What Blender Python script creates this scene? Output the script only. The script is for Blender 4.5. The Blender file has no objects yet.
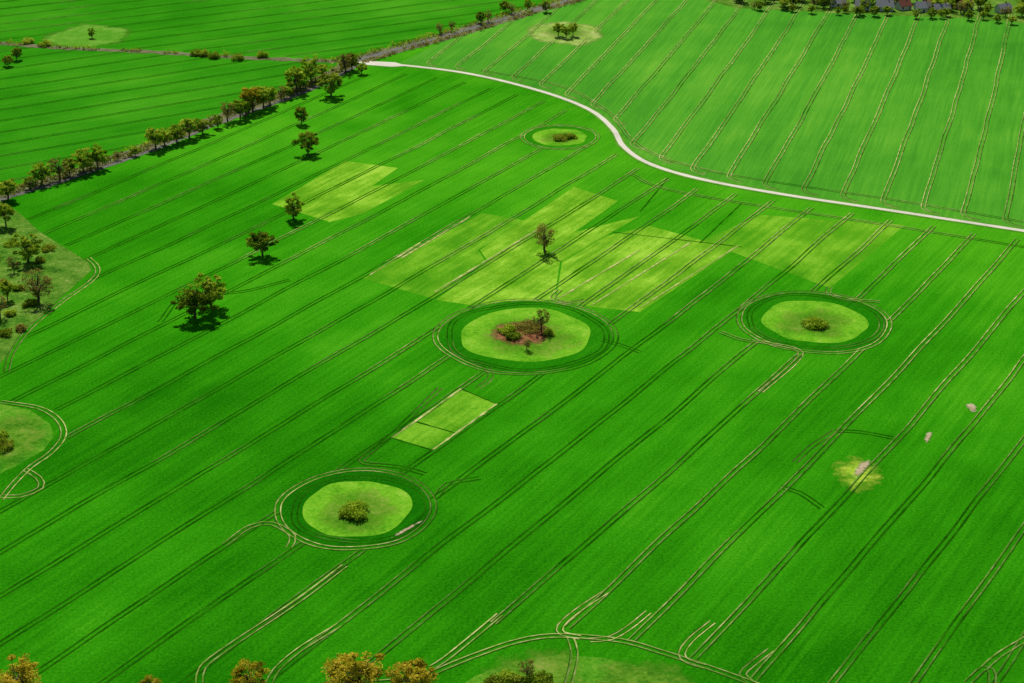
import bpy, math, random
import numpy as np
from mathutils import Vector, noise
random.seed(7); rng=np.random.default_rng(7)
scene=bpy.context.scene
# ---------------------------------------------------------------- camera
H=300.0; PITCH=math.radians(24.5); F=1800.0
cam=bpy.data.cameras.new("camera"); camo=bpy.data.objects.new("camera",cam)
scene.collection.objects.link(camo); scene.camera=camo
cam.sensor_width=36; cam.lens=F/1024*36; cam.clip_start=1; cam.clip_end=30000
camo.location=(0,0,H); camo.rotation_euler=(math.pi/2-PITCH,0,0)
def P(u,v):
    """image pixel (u,v), cast through the camera -> metres on the ground plane"""
    dx=(u-512)/F; dy=(341.5-v)/F
    t=H/(math.sin(PITCH)-dy*math.cos(PITCH))
    return (dx*t,(math.cos(PITCH)+dy*math.sin(PITCH))*t)
def PP(l): return [P(*p) for p in l]
# ---------------------------------------------------------------- light
world=bpy.data.worlds.new("World"); scene.world=world; world.use_nodes=True
wn=world.node_tree; bg=wn.nodes["Background"]
sky=wn.nodes.new("ShaderNodeTexSky"); sky.sky_type='NISHITA'; sky.sun_disc=False
EL=math.radians(50); AZ=math.radians(-14)
sky.sun_elevation=EL; sky.sun_rotation=AZ
wn.links.new(sky.outputs[0],bg.inputs[0]); bg.inputs[1].default_value=0.06
sd=bpy.data.lights.new("sun",'SUN'); sd.energy=5.0; sd.angle=math.radians(.5); sd.color=(1,.94,.82)
so=bpy.data.objects.new("sun",sd); scene.collection.objects.link(so)
tosun=Vector((math.sin(AZ)*math.cos(EL),math.cos(AZ)*math.cos(EL),math.sin(EL)))
so.rotation_euler=tosun.to_track_quat('Z','Y').to_euler(); so.location=(0,0,500)
scene.view_settings.view_transform='Standard'; scene.view_settings.look='None'; scene.view_settings.exposure=0
# ---------------------------------------------------------------- material helpers
class M:
    def __init__(s,name):
        s.m=bpy.data.materials.new(name); s.m.use_nodes=True; s.t=s.m.node_tree
        s.b=s.t.nodes["Principled BSDF"]; s.b.inputs["Roughness"].default_value=1
        s.b.inputs["Specular IOR Level"].default_value=0; s.out=s.t.nodes["Material Output"]
    def n(s,ty,**k):
        x=s.t.nodes.new(ty)
        for a,b in k.items(): setattr(x,a,b)
        return x
    def l(s,a,b): s.t.links.new(a,b)
    def pos(s,rot=0,scale=(1,1,1)):
        g=s.n("ShaderNodeNewGeometry").outputs["Position"]
        r=s.n("ShaderNodeVectorRotate",rotation_type='Z_AXIS'); r.inputs["Angle"].default_value=rot
        s.l(g,r.inputs["Vector"])
        m=s.n("ShaderNodeVectorMath",operation='MULTIPLY'); s.l(r.outputs[0],m.inputs[0]); m.inputs[1].default_value=scale
        return m.outputs[0]
    def noise(s,vec,sc,det=2,rough=.5):
        x=s.n("ShaderNodeTexNoise"); s.l(vec,x.inputs["Vector"]); x.inputs["Scale"].default_value=sc
        x.inputs["Detail"].default_value=det; x.inputs["Roughness"].default_value=rough; return x.outputs[0]
    def math(s,op,a,b=None,c=None,clamp=False):
        x=s.n("ShaderNodeMath",operation=op,use_clamp=clamp)
        for i,v in enumerate((a,b,c)):
            if v is None: continue
            if isinstance(v,(int,float)): x.inputs[i].default_value=v
            else: s.l(v,x.inputs[i])
        return x.outputs[0]
    def ramp(s,f,stops):
        x=s.n("ShaderNodeValToRGB"); s.l(f,x.inputs[0]); cr=x.color_ramp
        while len(cr.elements)<len(stops): cr.elements.new(.5)
        for e,(p,c) in zip(cr.elements,stops):
            e.position=p; e.color=(*c,1)
        return x.outputs[0]
    def attr(s,name): return s.n("ShaderNodeAttribute",attribute_name=name).outputs["Fac"]
    def wsum(s,terms,base=.5):
        acc=base
        for t,w in terms:
            acc=s.math('MULTIPLY_ADD',s.math('SUBTRACT',t,.5),w,acc)
        return acc
    def alpha(s,a): s.l(a,s.b.inputs["Alpha"])
def crop(name,heading,cols,patchy=1.0,streak=1.0,drift=(.0006,.0011),base=.5):
    m=M(name); h=math.radians(heading)
    p=m.pos(); big=m.noise(p,.0055,2,.5); mid=m.noise(p,.03,3,.6); fine=m.noise(p,1.1,2,.7)
    st=m.noise(m.pos(h,(.55,.018,1)),1,2,.6); st2=m.noise(m.pos(h,(.055,.004,1)),1,2,.5)
    sp=m.n("ShaderNodeSeparateXYZ"); m.l(m.n("ShaderNodeNewGeometry").outputs["Position"],sp.inputs[0])
    dr=m.math('MULTIPLY_ADD',sp.outputs[0],drift[0],m.math('MULTIPLY_ADD',sp.outputs[1],drift[1],-drift[1]*680))
    dr=m.math('MINIMUM',m.math('MAXIMUM',dr,-.22),.2)
    f=m.math('ADD',m.wsum([(big,1.2*patchy),(mid,.65*patchy),(fine,1.15),(st,.6*streak),(st2,.5*streak)],base),dr)
    c=m.ramp(f,[(0.0,cols[0]),(.5,cols[1]),(1.0,cols[2])]); m.l(c,m.b.inputs["Base Color"])
    return m.m
def grass(name,cols,soft=None,scale=1.0):
    m=M(name); p=m.pos(); a=m.noise(p,.05*scale,3,.6); b=m.noise(p,.7,2,.7); d=m.noise(p,.16*scale,3,.6)
    f=m.wsum([(a,1.2),(b,1.2),(d,1.3)])
    n=len(cols); c=m.ramp(f,[(i/(n-1),x) for i,x in enumerate(cols)]); m.l(c,m.b.inputs["Base Color"])
    if soft:
        e=m.attr("edge"); k=m.math('MULTIPLY_ADD',e,soft[0],m.math('MULTIPLY',m.math('SUBTRACT',d,.5),soft[1]),clamp=True)
        k=m.math('MULTIPLY',k,soft[2],clamp=True); m.alpha(k)
    return m.m
# crops
MC=crop("wheat_crop",30.6,[(.008,.125,.001),(.027,.235,.003),(.075,.345,.009)])
MCD=crop("wheat_crop_lush",30.6,[(.004,.09,.001),(.014,.17,.002),(.04,.26,.005)])
MR=crop("barley_crop_far",17,[(.028,.18,.012),(.060,.28,.018),(.13,.37,.03)],.8,1.3,(0,0))
ML=crop("wheat_crop_west",56,[(.010,.135,.002),(.028,.225,.005),(.07,.31,.012)],1,1,(0,0))
def patch_mat(name,cols,lo,hi):
    m=M(name); p=m.pos(); a=m.noise(p,.035,3,.6); b=m.noise(p,.8,2,.7); s=m.noise(m.pos(math.radians(30.6),(.35,.03,1)),1,3,.6)
    f=m.wsum([(a,1.2),(b,.9),(s,1.0)]); m.l(m.ramp(f,[(0,cols[0]),(.5,cols[1]),(1,cols[2])]),m.b.inputs["Base Color"])
    k=m.wsum([(a,1.3),(s,.8),(b,.5)],(lo+hi)/2); m.alpha(m.math('MINIMUM',m.math('MAXIMUM',k,lo),hi)); return m.m
MPA=patch_mat("thin_crop",[(.10,.37,.01),(.19,.47,.02),(.34,.56,.06)],.5,.95)
MPB=patch_mat("thin_crop_faint",[(.07,.35,.01),(.14,.43,.015),(.24,.49,.035)],.4,.85)
MKG=grass("meadow_grass",[(.045,.20,.006),(.10,.33,.012),(.16,.40,.02),(.27,.46,.06)])
MKR=grass("meadow_core",[(.035,.14,.008),(.075,.23,.012),(.14,.30,.025),(.24,.31,.06)],(1.5,1.6,.8),1)
MKD=grass("rough_grass",[(.02,.07,.008),(.05,.16,.012),(.11,.23,.025),(.24,.30,.09)])
MKF=grass("damp_meadow",[(.02,.12,.004),(.04,.20,.008),(.09,.28,.015),(.18,.32,.04)])
MBR=grass("reed_bed",[(.07,.02,.012),(.16,.06,.03),(.26,.13,.06),(.12,.15,.03)],(2.2,1.5,1.5),2)
MYS=grass("thin_yellow_crop",[(.12,.34,.015),(.25,.43,.03),(.42,.50,.06)],(1.4,2.0,1.0),2)
MSO=grass("bare_soil",[(.2,.17,.1),(.38,.32,.2),(.48,.42,.30)],(1.5,2.6,1.3),3)
MSC=grass("scrub_verge",[(.05,.07,.02),(.11,.12,.05),(.18,.18,.11),(.08,.18,.02)])
MVG=grass("grass_verge",[(.04,.18,.01),(.08,.26,.015),(.15,.30,.05)])
m=M("road_concrete"); p=m.pos(); f=m.wsum([(m.noise(p,.05,3),1.2),(m.noise(p,.9,2,.7),.9)])
m.l(m.ramp(f,[(0,(.38,.37,.31)),(.5,(.58,.56,.48)),(1,(.68,.66,.59))]),m.b.inputs["Base Color"]); MRD=m.m
m=M("asphalt"); p=m.pos(); f=m.wsum([(m.noise(p,.05,3),.9),(m.noise(p,.9,2,.7),.6)])
m.l(m.ramp(f,[(0,(.10,.10,.10)),(1,(.2,.2,.19))]),m.b.inputs["Base Color"]); MAS=m.m
# track materials
m=M("crushed_crop_painted_shade"); p=m.pos(); f=m.wsum([(m.noise(p,.09,2,.6),1.5),(m.noise(p,.7,1,.7),.8)],.40)
m.l(m.ramp(f,[(.1,(.006,.055,.001)),(.6,(.015,.115,.002)),(1,(.03,.20,.004))]),m.b.inputs["Base Color"]); MTD=m.m  # crushed crop green, darkened with the standing crop's shade painted in
m=M("wheel_rut_soil"); p=m.pos(); nz=m.noise(p,.25,2,.7); m.l(m.ramp(nz,[(.25,(.18,.36,.03)),(.5,(.36,.44,.12)),(.75,(.56,.52,.26))]),m.b.inputs["Base Color"])
b=m.attr("bare"); m.alpha(m.math('MULTIPLY',m.math('ADD',b,m.math('MULTIPLY',m.math('SUBTRACT',nz,.5),m.math('MULTIPLY',b,1.8))),.95,clamp=True)); MTP=m.m
# ---------------------------------------------------------------- mesh helpers
def obj(name,verts,faces,mats,attrs=None):
    me=bpy.data.meshes.new(name); me.from_pydata([tuple(v) for v in verts],[],faces); 
    for mm in (mats if isinstance(mats,list) else [mats]): me.materials.append(mm)
    if attrs:
        for k,a in attrs.items():
            at=me.attributes.new(k,'FLOAT','POINT'); at.data.foreach_set("value",np.asarray(a,dtype=np.float32))
    me.update()
    o=bpy.data.objects.new(name,me); scene.collection.objects.link(o); return o
def sheet(name,pts,z,mat):
    a=sum(pts[i][0]*pts[(i+1)%len(pts)][1]-pts[(i+1)%len(pts)][0]*pts[i][1] for i in range(len(pts)))
    if a<0: pts=pts[::-1]
    return obj(name,[(x,y,z) for x,y in pts],[list(range(len(pts)))],mat)
def smooth(pts,step=3.0):
    pts=[np.array(p,float) for p in pts]; q=[2*pts[0]-pts[1]]+pts+[2*pts[-1]-pts[-2]]; out=[]
    for i in range(1,len(q)-2):
        p0,p1,p2,p3=q[i-1:i+3]; n=max(2,int(np.linalg.norm(p2-p1)/step))
        for j in range(n):
            t=j/n; out.append(.5*((2*p1)+(-p0+p2)*t+(2*p0-5*p1+4*p2-p3)*t*t+(-p0+3*p1-3*p2+p3)*t**3))
    out.append(pts[-1]); return np.array(out)
def normals(l):
    d=np.gradient(l,axis=0); d/=np.linalg.norm(d,axis=1)[:,None]+1e-9
    return np.stack([d[:,1],-d[:,0]],1)
class Ribbon:
    def __init__(s): s.v=[];s.f=[];s.a=[]
    def add(s,l,off,w,z,bare=None,jit=0):
        n=normals(l); k=len(l); b=len(s.v)
        ww=np.full(k,w/2)
        if jit: ww=ww*(1+jit*rng.uniform(-1,1,k))
        A=l+n*(off-ww)[:,None]; B=l+n*(off+ww)[:,None]
        for i in range(k):
            s.v.append((A[i][0],A[i][1],z)); s.v.append((B[i][0],B[i][1],z))
            q=1 if bare is None else float(bare[i]); s.a+= [q,q]
        for i in range(k-1):
            if bare is not None and bare[i]<.05 and bare[i+1]<.05: continue
            j=b+2*i; s.f.append((j+1,j,j+2,j+3)[::-1])
    def make(s,name,mat): 
        return obj(name,s.v,s.f,mat,{"bare":s.a})
def ribbon(name,pix,w,z,mat,off=0,jit=0):
    r=Ribbon(); l=smooth(PP(pix)); r.add(l,off,w,z,None,jit); return r.make(name,mat)
def inpoly(x,y,poly):
    c=False;j=len(poly)-1
    for i in range(len(poly)):
        xi,yi=poly[i];xj,yj=poly[j]
        if (yi>y)!=(yj>y) and x<(xj-xi)*(y-yi)/(yj-yi)+xi: c=not c
        j=i
    return c
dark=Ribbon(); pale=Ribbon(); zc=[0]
def bareness(x,y,bias):
    a=noise.noise((x/70,y/70,1.3))*.9+noise.noise((x/22,y/22,5.1))*.45
    return min(1,max(0,a+bias))
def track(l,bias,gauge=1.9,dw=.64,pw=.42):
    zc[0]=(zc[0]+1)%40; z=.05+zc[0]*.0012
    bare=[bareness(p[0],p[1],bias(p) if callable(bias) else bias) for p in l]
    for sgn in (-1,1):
        dark.add(l,sgn*gauge/2,dw,z,None,.3)  # dark strip beside the rut: crop-edge shade put into its colour
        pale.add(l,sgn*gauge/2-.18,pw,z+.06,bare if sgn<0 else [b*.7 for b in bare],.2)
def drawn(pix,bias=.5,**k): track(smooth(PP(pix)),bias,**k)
# ---------------------------------------------------------------- ground & fields
S=12000
obj("ground",[(-S,-S,0),(S,-S,0),(S,S,0),(-S,S,0)],[(0,1,2,3)],MC)
road_px=[(352,62),(400,65),(470,74),(540,91),(588,109),(612,128),(624,147),(650,164),(700,179),(780,194),(880,209),(1024,231),(1200,258)]
top_px=[(352,62),(405,47),(450,35),(500,20),(560,3),(640,-20),(760,-55)]
hedge_px=[(-200,262),(-60,215),(0,196),(60,178),(150,147),(212,122),(300,90),(352,64)]
cross_px=[(-150,35),(-20,42),(60,48),(150,52),(230,57),(300,60),(352,62)]
right_poly=PP([(400,63),(470,72),(540,89),(590,108),(614,127),(626,146),(652,162),(700,177),(780,192),(880,207),(1024,229),(1400,280),(1500,20),(1100,8),(860,2),(640,-18),(560,4),(500,22),(450,37)])
sheet("field_east",right_poly,.01,MR)
left_poly=PP([(-200,259),(-60,213),(0,194),(60,176),(150,145),(212,120),(300,88),(350,63),(230,58),(150,53),(60,49),(-20,43),(-300,30)])
sheet("field_west",left_poly,.01,ML)
nw_poly=PP([(-300,28),(-20,40),(60,46),(150,50),(230,55),(350,59),(405,45),(450,33),(500,18),(560,1),(760,-57),(-300,-60)])
sheet("field_northwest",nw_poly,.012,ML)
main_poly=PP([(362,74),(400,72),(470,82),(540,99),(586,117),(608,136),(620,154),(648,172),(700,187),(780,202),(880,217),(1024,240),(1250,275),
 (1500,900),(900,740),(800,700),(740,680),(690,667),(620,642),(560,637),(480,656),(420,676),(290,680),(190,684),(100,715),(-250,740),(-200,520),
 (0,500),(45,484),(40,472),(64,440),(58,414),(0,398),(-20,385),(2,366),(22,338),(60,306),(97,272),(86,262),(40,232),(18,214),(62,189),(150,156),(215,130),(300,99)])
KET=[(357,508,26.3,18.6),(526,335,36,26.5),(814,321,31,21.5),(560,137,20.5,15),(565,33,18,0),(90,36,24,0),(521,682,31,0)]
kets=[]
for u,v,R,r in KET:
    x,y=P(u,v); kets.append((x,y,R,r))
def family(poly,heading,spacing,origin,bias,bend=5,rng_=(-40,60),hook=0):
    h=math.radians(heading); d=np.array([math.sin(h),math.cos(h)]); n=np.array([d[1],-d[0]]); o=np.array(P(*origin))
    for k in range(*rng_):
        run=[]
        for t in np.arange(-1200,1600,3.0):
            s=k*spacing+bend*math.sin(t/170)+.8*noise.noise((t/40,k*3.7,0))
            p=o+n*s+d*t; ok=inpoly(p[0],p[1],poly)
            if ok:
                for (cx,cy,R,r) in kets:
                    if (p[0]-cx)**2+(p[1]-cy)**2<(R-.5)**2: ok=False;break
            if ok: run.append(p)
            if ((not ok) or t>1595) and run:
                if len(run)>6:
                    a=np.array(run)
                    if hook and len(a)>24:   # sprayer turns on to the headland
                        a=a[3:]; q=a[0]
                        arc=[q+hook*n*R_*(1-math.cos(f))-d*R_*math.sin(f) for f in (1.5,1.2,.9,.6,.3) for R_ in (9.0,)]
                        a=np.array(arc+list(a))
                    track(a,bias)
                run=[]
def main_bias(p):
    b=.07+.0022*p[0]
    return b + (.3 if (p[1]>740 and -120<p[0]<130 and p[1]<930) else 0)
family(main_poly,30.6,19.5,(567,628),main_bias)
family(right_poly,17,19.6,(805,186),.8,2,hook=1)
family(left_poly,56,20,(0,110),-.1,8,(-60,60))
family(nw_poly,60,20,(150,30),-.1,8,(-60,60))
# kettle rings
def circle(cx,cy,R,wob=.02,seed=0,n=96):
    out=[]
    for i in range(n+1):
        a=2*math.pi*i/n; w=1+wob*noise.noise((math.cos(a)*1.5+seed*7,math.sin(a)*1.5,seed))*2
        out.append((cx+R*w*math.cos(a),cy+R*w*math.sin(a)))
    return np.array(out)
for i,(cx,cy,R,r) in enumerate(kets):
    if i<4:
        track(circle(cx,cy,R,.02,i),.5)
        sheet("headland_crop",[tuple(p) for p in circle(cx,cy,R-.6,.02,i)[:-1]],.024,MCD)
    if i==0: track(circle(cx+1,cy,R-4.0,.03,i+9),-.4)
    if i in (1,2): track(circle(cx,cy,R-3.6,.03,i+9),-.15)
    if r: 
        c=circle(cx,cy,r,.05,i+3); sheet("kettle_hole_grass",[tuple(p) for p in c[:-1]],.03,MKG)
# tracks drawn by hand in image pixels
for pix,b in [
 ([(88,258),(97,268),(92,280),(60,303),(30,328),(12,352),(6,372)],.7),
 ([(0,402),(38,408),(58,420),(63,436),(50,453),(30,467),(12,485),(0,500)],.8),
 ([(25,470),(38,478),(40,488),(20,496),(0,496)],.7),
 ([(628,172),(655,186),(700,196),(780,209),(880,224),(1024,247),(1200,275)],.2),
 ([(200,683),(203,668),(225,650),(300,600),(345,566)],.7),
 ([(270,683),(277,670),(300,650),(340,625)],.7),
 ([(420,680),(445,668),(480,654),(520,641),(560,636),(620,641),(660,652),(700,665),(740,679),(800,702)],.6),
 ([(300,688),(360,684),(420,680)],.5),
 ([(605,592),(575,612),(560,626),(562,634),(580,638)],.8),
 ([(648,612),(628,628),(610,638),(590,640)],.7),
 ([(432,668),(445,660),(470,640),(500,615)],.6),
 ([(570,638),(574,652),(572,668),(566,690)],.5),
 ([(712,622),(690,640),(681,654),(688,662),(705,667)],.8),
 ([(770,650),(752,664),(742,674),(750,682)],.5),
 ([(780,487),(800,493),(822,508)],-.1),
 ([(835,431),(860,432),(893,438)],0),
 ([(835,431),(812,446),(795,462)],.2),
 ([(760,342),(797,350),(795,362),(760,392)],.7),
 ([(720,332),(742,340),(770,343)],.3),
 ([(830,287),(828,293),(845,299),(880,302)],.5),
 ([(585,300),(566,303),(553,298),(560,290)],.6),
 ([(440,388),(395,432),(366,456),(364,463),(400,467),(425,474)],.2),
 ([(225,545),(250,527),(272,524),(292,536),(288,548)],.5),
 ([(438,495),(448,484),(480,478)],.3),
 ([(468,362),(486,366),(490,378),(478,388)],.1),
 ([(602,340),(620,345),(640,352)],.3),
 ([(985,668),(1000,655),(1030,637)],.8),
 ([(968,683),(985,668),(992,675),(990,690)],.6),
 ([(480,70),(560,86),(608,112),(632,140),(664,158),(720,173),(800,186),(900,201),(1024,222)],.4),
 ([(160,322),(185,296),(240,292),(290,280)],0),
]: drawn(pix,b)
# long pale drill misses in trial plots
for a,b in [((392,438),(461,389)),((433,450),(497,404)),((592,305),(690,243)),((640,308),(738,246)),((556,300),(640,250)),((402,258),(470,217)),((435,292),(540,228)),((370,275),(420,243))]:
    l=smooth([P(*a),P(*b)]); pale.add(l,0,.9,.16,[min(1,max(.2,.8+.9*noise.noise((p[0]/15,p[1]/15,0)))) for p in l],.4)
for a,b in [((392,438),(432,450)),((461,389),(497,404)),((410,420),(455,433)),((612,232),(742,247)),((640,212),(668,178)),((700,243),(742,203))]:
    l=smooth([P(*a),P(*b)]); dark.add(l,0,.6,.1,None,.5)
dark.make("tramline_crop_painted_shade",MTD); pale.make("tramline_wheel_ruts",MTP)
# thin patches, each a sheet of its own height
for i,(px,mt) in enumerate([([(272,204),(345,161),(398,168),(372,186),(424,180),(362,214),(330,222)],MPA),
 ([(362,278),(482,213),(528,221),(478,250),(486,262),(434,299)],MPB),([(436,300),(488,262),(480,250),(574,187),(618,201),(575,232),(640,216),(612,232),(560,262),(554,300),(470,305)],MPA),
 ([(556,300),(562,262),(606,236),(650,226),(712,243),(738,247),(640,312),(592,307)],MPA),
 ([(392,438),(461,389),(497,404),(432,450)],MPB),([(702,241),(760,215),(905,225),(830,288)],MPB)]):
    sheet("thin_crop_patch",PP(px),.014+.0015*i,mt)
def softdisc(name,u,v,rx,ry,rot,mat,z,seed=0):
    cx,cy=P(u,v); V=[];A=[];Fc=[]; n=48; rings=6; V.append((cx,cy,z));A.append(1)
    ca,sa=math.cos(rot),math.sin(rot)
    for k in range(1,rings+1):
        for i in range(n):
            a=2*math.pi*i/n; w=k/rings*(1+.25*noise.noise((math.cos(a)*1.3+seed*3,math.sin(a)*1.3,seed)))
            x=rx*w*math.cos(a); y=ry*w*math.sin(a); V.append((cx+x*ca-y*sa,cy+x*sa+y*ca,z)); A.append(1-k/rings)
    for i in range(n): Fc.append((0,1+i,1+(i+1)%n))
    for k in range(rings-1):
        for i in range(n):
            a=1+k*n+i;b=1+k*n+(i+1)%n; Fc.append((a,a+n,b+n,b))
    return obj(name,V,Fc,mat,{"edge":A})
for u,v,r in [(357,512,15),(526,337,21),(814,323,16),(560,138,11)]: softdisc("kettle_hole_core",u,v,r,r,0,MKR,.036,u)
softdisc("thin_crop_spot",857,474,9,13,0,MYS,.034,1); softdisc("bare_soil_spot",862,468,1.8,8,-.5,MSO,.2,2)
softdisc("bare_soil_spot",972,408,2.0,4,0,MSO,.2,3); softdisc("bare_soil_spot",928,437,1.2,5,-.4,MSO,.2,4)
softdisc("bare_soil_spot",406,530,.8,7,-.7,MSO,.2,7)
softdisc("reed_bed",522,333,13,13,0,MBR,.04,3)
softdisc("kettle_hole_meadow",565,33,25,32,0,grass("pale_meadow",[(.12,.28,.03),(.22,.36,.06),(.42,.46,.18)],(3.0,1,2)),.03,4)
softdisc("kettle_hole_core",565,32,15,18,0,MKR,.036,14)
softdisc("kettle_hole_meadow",90,36,27,32,0,grass("olive_meadow",[(.05,.23,.01),(.09,.28,.02),(.17,.34,.05)],(2.5,1,2)),.03,5)
# west rough meadow, kettle west, southern meadow
sheet("rough_meadow",PP([(-200,262),(0,200),(18,212),(40,232),(88,262),(92,270),(58,300),(22,332),(2,362),(-20,385),(-250,420)]),.03,MKD)
sheet("kettle_hole_meadow",PP([(-60,400),(0,404),(30,410),(50,424),(54,436),(44,450),(20,464),(0,474),(-60,480)]),.031,MKF)
softdisc("thin_crop_spot",12,438,14,20,0,MKR,.036,8)
sheet("southern_meadow",PP([(455,690),(475,676),(520,660),(560,655),(605,658),(655,670),(700,684),(700,780),(300,780)]),.028,MKF)
softdisc("southern_rough_patch",640,682,16,12,0,MKR,.036,9); softdisc("southern_rough_patch",540,676,16,14,0,MKR,.037,11)
# roads
ribbon("grass_verge",road_px,5.6,.09,MVG,0,.12); ribbon("farm_road",road_px,3.0,.14,MRD,0,.05)
ribbon("roadside_verge",top_px,15,.08,MSC,0,.15); ribbon("country_road",top_px,5,.13,MAS)
ribbon("hedge_verge",hedge_px,13,.085,MSC,0,.2); ribbon("field_path",hedge_px,2.6,.12,MAS,5)
ribbon("hedge_verge",cross_px,7,.086,MSC,0,.3)
sheet("road_junction",PP([(364,61),(395,62.5),(408,66),(392,67),(366,65)]),.15,MRD)
# ---------------------------------------------------------------- vegetation
def leafmat(name,c1,c2,c3,tr=.45):
    m=M(name); s=m.attr("shade"); oi=m.n("ShaderNodeObjectInfo").outputs["Random"]
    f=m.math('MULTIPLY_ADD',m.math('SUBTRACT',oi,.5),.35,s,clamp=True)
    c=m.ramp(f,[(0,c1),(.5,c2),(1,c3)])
    d=m.n("ShaderNodeBsdfDiffuse"); m.l(c,d.inputs[0])
    t=m.n("ShaderNodeBsdfTranslucent"); m.l(c,t.inputs[0]); x=m.n("ShaderNodeMixShader"); x.inputs[0].default_value=tr
    m.l(d.outputs[0],x.inputs[1]); m.l(t.outputs[0],x.inputs[2]); m.l(x.outputs[0],m.out.inputs[0]); return m.m
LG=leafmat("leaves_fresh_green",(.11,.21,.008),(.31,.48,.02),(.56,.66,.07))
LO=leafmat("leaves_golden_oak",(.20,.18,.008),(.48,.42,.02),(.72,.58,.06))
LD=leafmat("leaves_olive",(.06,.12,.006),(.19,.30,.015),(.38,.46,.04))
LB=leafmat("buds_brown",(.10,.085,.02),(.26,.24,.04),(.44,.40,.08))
m=M("bark"); m.l(m.ramp(m.noise(m.pos(),1.5,1),[(.2,(.05,.04,.03)),(.8,(.16,.13,.10))]),m.b.inputs["Base Color"]); BK=m.m
def leaves(cl,size):
    """cl: (center,radius(3),n,shade)"""
    C=[];Sh=[]
    for c,r,n,s in cl:
        v=rng.normal(size=(n,3)); v/=np.linalg.norm(v,axis=1)[:,None]; v*=(rng.random(n)**.45)[:,None]
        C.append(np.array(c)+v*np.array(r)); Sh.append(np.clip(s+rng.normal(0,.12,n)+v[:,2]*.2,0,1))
    C=np.concatenate(C); Sh=np.concatenate(Sh); n=len(C)
    a=rng.normal(size=(n,3)); a/=np.linalg.norm(a,axis=1)[:,None]
    b=np.cross(a,rng.normal(size=(n,3))); b/=np.linalg.norm(b,axis=1)[:,None]
    s=(size*rng.uniform(.5,1.2,n))[:,None]; a=a*s; b=b*s*.7
    V=np.stack([C-a,C-b,C+a,C+b],1).reshape(-1,3); return V,np.repeat(Sh,4)
def limb(V,Fc,p0,p1,r0,r1,sag=.0,n=5,seg=3):
    p0=np.array(p0,float);p1=np.array(p1,float); base=len(V); d=p1-p0; L=np.linalg.norm(d)
    d/=L; u=np.cross(d,[.3,.9,.1]); u/=np.linalg.norm(u); w=np.cross(d,u); k=rng.normal(0,.06*L,3)
    for i in range(seg+1):
        t=i/seg; c=p0+(p1-p0)*t+k*math.sin(math.pi*t); c[2]+=sag*L*math.sin(math.pi*t); r=r0+(r1-r0)*t
        for j in range(n):
            a=2*math.pi*j/n; V.append(tuple(c+u*r*math.cos(a)+w*r*math.sin(a)))
    for i in range(seg):
        for j in range(n):
            a=base+i*n+j;b=base+i*n+(j+1)%n; Fc.append((a,b,b+n,a+n))
def tree_mesh(name,Ht,W,mat,nclump=42,per=75,leaf=.42,dens=1.0):
    V=[];Fc=[]; z0=Ht*.13
    limb(V,Fc,(0,0,-.3),(rng.normal(0,.2),rng.normal(0,.2),Ht*.3),.5,.38,0,8)
    limb(V,Fc,(0,0,Ht*.3-.2),(rng.normal(0,.8),rng.normal(0,.8),Ht*.85),.36,.08,0,6,4)
    cl=[]; cz=Ht*.54; ph=rng.uniform(0,6.28); lob=rng.uniform(.12,.28)
    for i in range(nclump):
        v=rng.normal(size=3); v/=np.linalg.norm(v); q=rng.uniform(.35,1.0)**.6
        az=math.atan2(v[1],v[0]); k=1+lob*math.sin(2*az+ph)+.14*math.sin(5*az+ph*2)
        c=np.array([v[0]*W/2*.84*q*k,v[1]*W/2*.84*q*k,cz+v[2]*Ht*.40*q*rng.uniform(.75,1.15)])
        if c[2]<z0: c[2]=z0+rng.uniform(0,1)
        r=rng.uniform(.7,1.6)*W/13; sh=float(np.clip(.5+rng.normal(0,.24),0,1))
        cl.append((c,(r*1.15,r*1.15,r*.8),int(per*dens*rng.uniform(.6,1.3)),sh))
        st=(0,0,Ht*rng.uniform(.2,.5)); limb(V,Fc,st,c,.15,.03,-.08,4,3)
        for _ in range(2):
            limb(V,Fc,c,c+rng.normal(0,r*.9,3),.05,.015,0,3,1)
    nb=len(V); nf=len(Fc); LV,LS=leaves(cl,leaf); n=len(LV)//4
    verts=V+[tuple(x) for x in LV]; faces=Fc+[(nb+4*i,nb+4*i+1,nb+4*i+2,nb+4*i+3) for i in range(n)]
    me=bpy.data.meshes.new(name); me.from_pydata(verts,[],faces); me.materials.append(BK); me.materials.append(mat)
    me.polygons.foreach_set("material_index",np.array([0]*nf+[1]*n,dtype=np.int32))
    at=me.attributes.new("shade",'FLOAT','POINT'); at.data.foreach_set("value",np.concatenate([np.zeros(nb),LS]).astype(np.float32))
    me.update(); return me
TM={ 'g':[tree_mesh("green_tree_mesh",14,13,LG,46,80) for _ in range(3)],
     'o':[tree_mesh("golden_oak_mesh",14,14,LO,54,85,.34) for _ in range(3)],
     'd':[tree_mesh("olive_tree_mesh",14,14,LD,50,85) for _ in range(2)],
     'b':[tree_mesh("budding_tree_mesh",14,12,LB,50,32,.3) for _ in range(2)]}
NM={'g':"field_maple_tree",'o':"oak_tree",'d':"linden_tree",'b':"budding_oak_tree"}
def tree(u,v,h,k,wf=1.0,pos=None):
    x,y=pos if pos else P(u,v); o=bpy.data.objects.new(NM[k],random.choice(TM[k])); scene.collection.objects.link(o)
    s=h/14; o.location=(x,y,0); o.scale=(s*wf,s*wf,s); o.rotation_euler=(0,0,random.uniform(0,6.28)); return o
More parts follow.
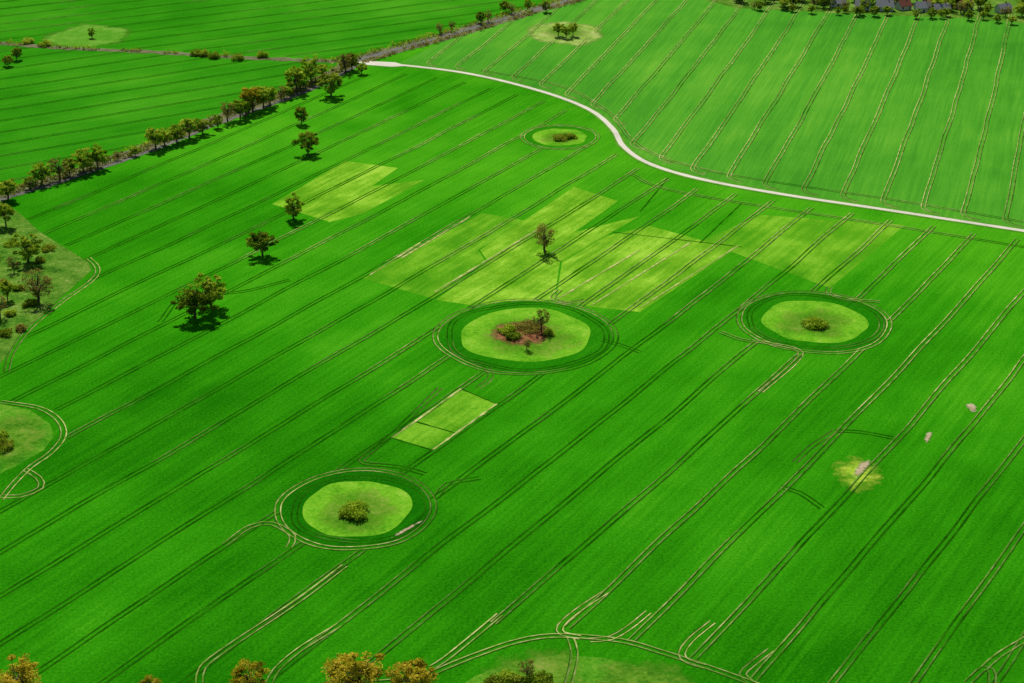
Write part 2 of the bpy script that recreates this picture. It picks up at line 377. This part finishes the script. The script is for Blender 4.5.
for u,v,h,k,w in [(302,124,11,'d',.8),(308,154,13,'d',1.05),(294,219,12.5,'g',1),(263,256,13,'d',1.1),(195,318,15.5,'d',1.2),(211,307,15.5,'g',1.05),
 (545,252,15,'b',1.05),(28,262,14,'g',1.15),(38,302,15.5,'b',1.25),(6,226,13,'g',.9),(0,318,12,'b',.8),(8,300,10,'g',.8),(-14,290,14,'g',1),(14,272,9,'b',.8),
 (541,332,12,'b',.8),(527,350,6,'b',.9),(92,38,7,'g',.8),(558,36,10,'g',.9),(566,38,9,'g',.9),(573,36,10,'g',.8),(527,681,9,'b',.7),
 (20,698,13,'o',1.3),(150,694,6,'o',1.2),(250,694,10,'o',1.4),(357,694,15,'o',1.3),(412,694,12,'o',1.3),(-12,700,12,'o',1),(340,700,9,'o',1),(17,60,9,'d',.9),(8,66,7,'d',1.1)]:
    tree(u,v,h,k,w)
for u,v,h,k in [(8,200,12,'g'),(-20,205,12,'o'),(42,184,12,'g'),(60,180,14,'b'),(70,176,11,'g'),(84,172,13,'g'),(98,168,13,'g'),(118,160,6,'b'),(156,149,13,'g'),(165,146,10,'g'),
 (177,143,11,'g'),(189,138,13,'g'),(203,134,9,'d'),(228,122,14,'b'),(240,119,13,'g'),(253,112,16,'o'),(263,108,15,'g'),(270,105,12,'g'),(281,100,9,'b'),(296,92,16,'g'),
 (300,88,14,'g'),(311,82,15,'g'),(331,96,15,'d'),(322,78,10,'g'),(345,73,14,'b'),(352,70,12,'d'),(362,74,7,'g'),(30,189,7,'d'),(135,156,6,'g'),(218,128,8,'g'),(246,116,9,'d'),(287,98,8,'g')]:
    tree(u,v,h,k,random.uniform(.9,1.2))
# hedges as single meshes
def hedge(name,pix,w,h,mat,n_per_m=.5,leaf=.5,gap=.35,per=20,off=0):
    l=smooth(PP(pix)); nn=normals(l); cl=[]; L=len(l)
    for i in range(L):
        g=noise.noise((l[i][0]/14,l[i][1]/14,2.2))
        if g<-gap: continue
        for _ in range(max(1,int(3*n_per_m))):
            o=rng.uniform(-w/2,w/2)+off; hh=h*(.6+.8*abs(g)+rng.uniform(-.2,.3)); c=l[i]+nn[i]*o+rng.normal(0,1,2)
            cl.append(((c[0],c[1],hh*.45),(1.2+hh*.25,1.2+hh*.25,hh*.5),per,float(np.clip(.45+g*.5+rng.normal(0,.18),0,1))))
    V,Sh=leaves(cl,leaf); k=len(V)//4
    return obj(name,V,[(4*i,4*i+1,4*i+2,4*i+3) for i in range(k)],mat,{"shade":Sh})
hedge("hedgerow",hedge_px,5,2.8,LB,.7,off=-1); hedge("hedgerow",hedge_px,4,4.6,LG,.35,gap=.25,off=-3); hedge("hedgerow",hedge_px,3,3.6,LD,.35,gap=.4,off=2)
hedge("hedgerow",cross_px,3,2.8,LD,.4,gap=.1); hedge("hedgerow",cross_px,3,3.8,LG,.4,gap=-.1)
hedge("hedgerow",top_px,3,3.5,LD,.7,gap=.2,off=-6); hedge("hedgerow",top_px,3,2.8,LB,.7,gap=.2,off=6)
hedge("hedgerow",[(395,56),(470,34),(540,14),(600,-5)],3,6,LG,.4,gap=0,off=-7)
def shrub(name,u,v,R,h,mat,n=14,leaf=.35,ry=None):
    cx,cy=P(u,v); cl=[]; ry=ry or R
    for _ in range(n):
        a=rng.uniform(0,6.28); q=math.sqrt(rng.random()); x=cx+R*q*math.cos(a)*.75; y=cy+ry*q*math.sin(a)*.75; hh=h*(1-.4*q)*rng.uniform(.75,1.1); r=R*.28+.5
        cl.append(((x,y,hh*.5),(r,r,hh*.55),int(60*r),float(np.clip(.5+rng.normal(0,.2),0,1))))
    V,Sh=leaves(cl,leaf); k=len(V)//4
    return obj(name,V,[(4*i,4*i+1,4*i+2,4*i+3) for i in range(k)],mat,{"shade":Sh})
shrub("willow_shrub",356,514,5.5,5,LG,24,ry=6); shrub("willow_shrub",348,517,3,3.5,LD,10)
shrub("willow_shrub",815,326,6.5,3.6,LG,24,ry=5); shrub("willow_shrub",560,139,5,2.8,LD,18); shrub("willow_shrub",569,138,4.5,2.8,LD,14)
shrub("blackthorn_shrub",507,331,4.5,3.2,LG,16); shrub("blackthorn_shrub",514,338,3.5,3,LD,12); shrub("blackthorn_shrub",548,334,3,3,LG,10); shrub("blackthorn_shrub",528,328,8,1.6,LB,20)
for u,v,R in [(505,680,4),(515,684,3.5),(540,683,4),(495,684,3),(530,685,3.5)]: shrub("blackthorn_shrub",u,v,R,3,random.choice([LD,LG]),12)
shrub("willow_shrub",2,448,5,3.5,LD,16); shrub("willow_shrub",0,438,3,3,LG,10)
for u,v in [(12,245),(22,330),(5,335),(50,250),(3,285),(30,305),(-5,260),(18,290),(10,315),(40,262)]: shrub("hawthorn_shrub",u,v,rng.uniform(2,4),3,random.choice([LG,LD,LB]),12)
for u,v in [(205,56),(196,55),(214,58),(238,60),(262,57),(45,46),(28,43)]: shrub("hawthorn_shrub",u,v,4,5,random.choice([LG,LD]),14)
for u,v in [(440,34),(452,31),(481,23),(488,22),(512,14),(505,12),(546,12),(528,10)]: tree(u,v,random.uniform(6,9),random.choice('gdb'))
# village
vx=[(735,7),(800,12),(850,15),(880,16),(960,19),(1060,27),(1200,45)]
lv=smooth(PP(vx),6.0)
for i,p in enumerate(lv):
    for j in range(3):
        if random.random()<(.6,.5,.6)[j]: tree(0,0,random.uniform(5,8)+(j*2),random.choice('gdggdbg'),random.uniform(.9,1.3),(p[0]+random.uniform(-4,4),p[1]+j*17+random.uniform(-4,6)))
sheet("village_gardens",PP([(640,-18),(735,8),(850,14),(960,18),(1060,26),(1400,56),(1400,-60),(640,-90)]),.03,MKD)
hedge("distant_woodland",[(690,-12),(900,-22),(1200,-20),(1400,0)],30,9,LD,1.2,1.0,gap=.6,per=14)
def plainmat(n,c,r=.8):
    m=M(n); f=m.noise(m.pos(),.8,3); m.l(m.ramp(f,[(0,tuple(x*.7 for x in c)),(1,c)]),m.b.inputs["Base Color"]); m.b.inputs["Roughness"].default_value=r; return m.m
WW=plainmat("white_render",(.78,.76,.71)); WB=plainmat("brick_wall",(.35,.16,.1)); RR=plainmat("red_roof_tiles",(.30,.12,.08)); RG=plainmat("grey_roof",(.36,.36,.38)); GL=plainmat("window_glass",(.05,.07,.09),.2); DR=plainmat("door_wood",(.15,.08,.04))
def box(name,x0,x1,y0,y1,z0,z1,mat,par):
    v=[(x,y,z) for z in (z0,z1) for x,y in ((x0,y0),(x1,y0),(x1,y1),(x0,y1))]
    o=obj(name,v,[(3,2,1,0),(4,5,6,7),(0,1,5,4),(1,2,6,5),(2,3,7,6),(3,0,4,7)],mat); o.parent=par
def house(pos,L,D,hw,rot,wall,roof):
    e=bpy.data.objects.new("brick_house",None); scene.collection.objects.link(e); e.location=(*pos,0); e.rotation_euler=(0,0,rot)
    v=[(-L/2,-D/2,0),(L/2,-D/2,0),(L/2,D/2,0),(-L/2,D/2,0),(-L/2,-D/2,hw),(L/2,-D/2,hw),(L/2,D/2,hw),(-L/2,D/2,hw),(-L/2,0,hw+D*.42),(L/2,0,hw+D*.42)]
    o=obj("walls",v,[(0,1,5,4),(2,3,7,6),(1,2,6,9,5),(3,0,4,8,7)],wall); o.parent=e
    rh=hw+D*.42+.2; a=D/2+.5; k=hw-.3; l=L/2+.4
    v=[(-l,-a,k),(l,-a,k),(l,0,rh),(-l,0,rh),(-l,a,k),(l,a,k)]+[(-l,-a,k+.18),(l,-a,k+.18),(l,0,rh+.2),(-l,0,rh+.2),(-l,a,k+.18),(l,a,k+.18)]
    o=obj("roof",v,[(0,3,2,1),(3,4,5,2),(6,7,8,9),(9,8,11,10),(0,1,7,6),(4,10,11,5),(0,6,9,3),(3,9,10,4),(1,2,8,7),(2,5,11,8)],roof); o.parent=e
    box("chimney",L*.2,L*.2+.7,.3,1.0,hw+1,rh+1.2,WB,e)
    nx=int(L/3)
    for i in range(nx):
        x=-L/2+1.5+i*(L-3)/max(1,nx-1)
        if i==nx//2: box("door",x-.5,x+.5,-D/2-.05,-D/2+.02,0,2.1,DR,e)
        else: box("window",x-.6,x+.6,-D/2-.05,-D/2+.02,1,2.3,GL,e)
for u,v in [(862,9),(884,10),(903,9),(922,11),(941,12),(965,9),(1003,12),(838,6),(1040,18),(890,3),(930,5),(953,4)]:
    house(P(u,v),random.uniform(8,12),random.uniform(6,8),random.choice([2.8,3,4.2]),random.uniform(-.4,.5),random.choice([WW,WW,WB]),random.choice([RR,RG,RG]))
print("objects",len(bpy.data.objects))
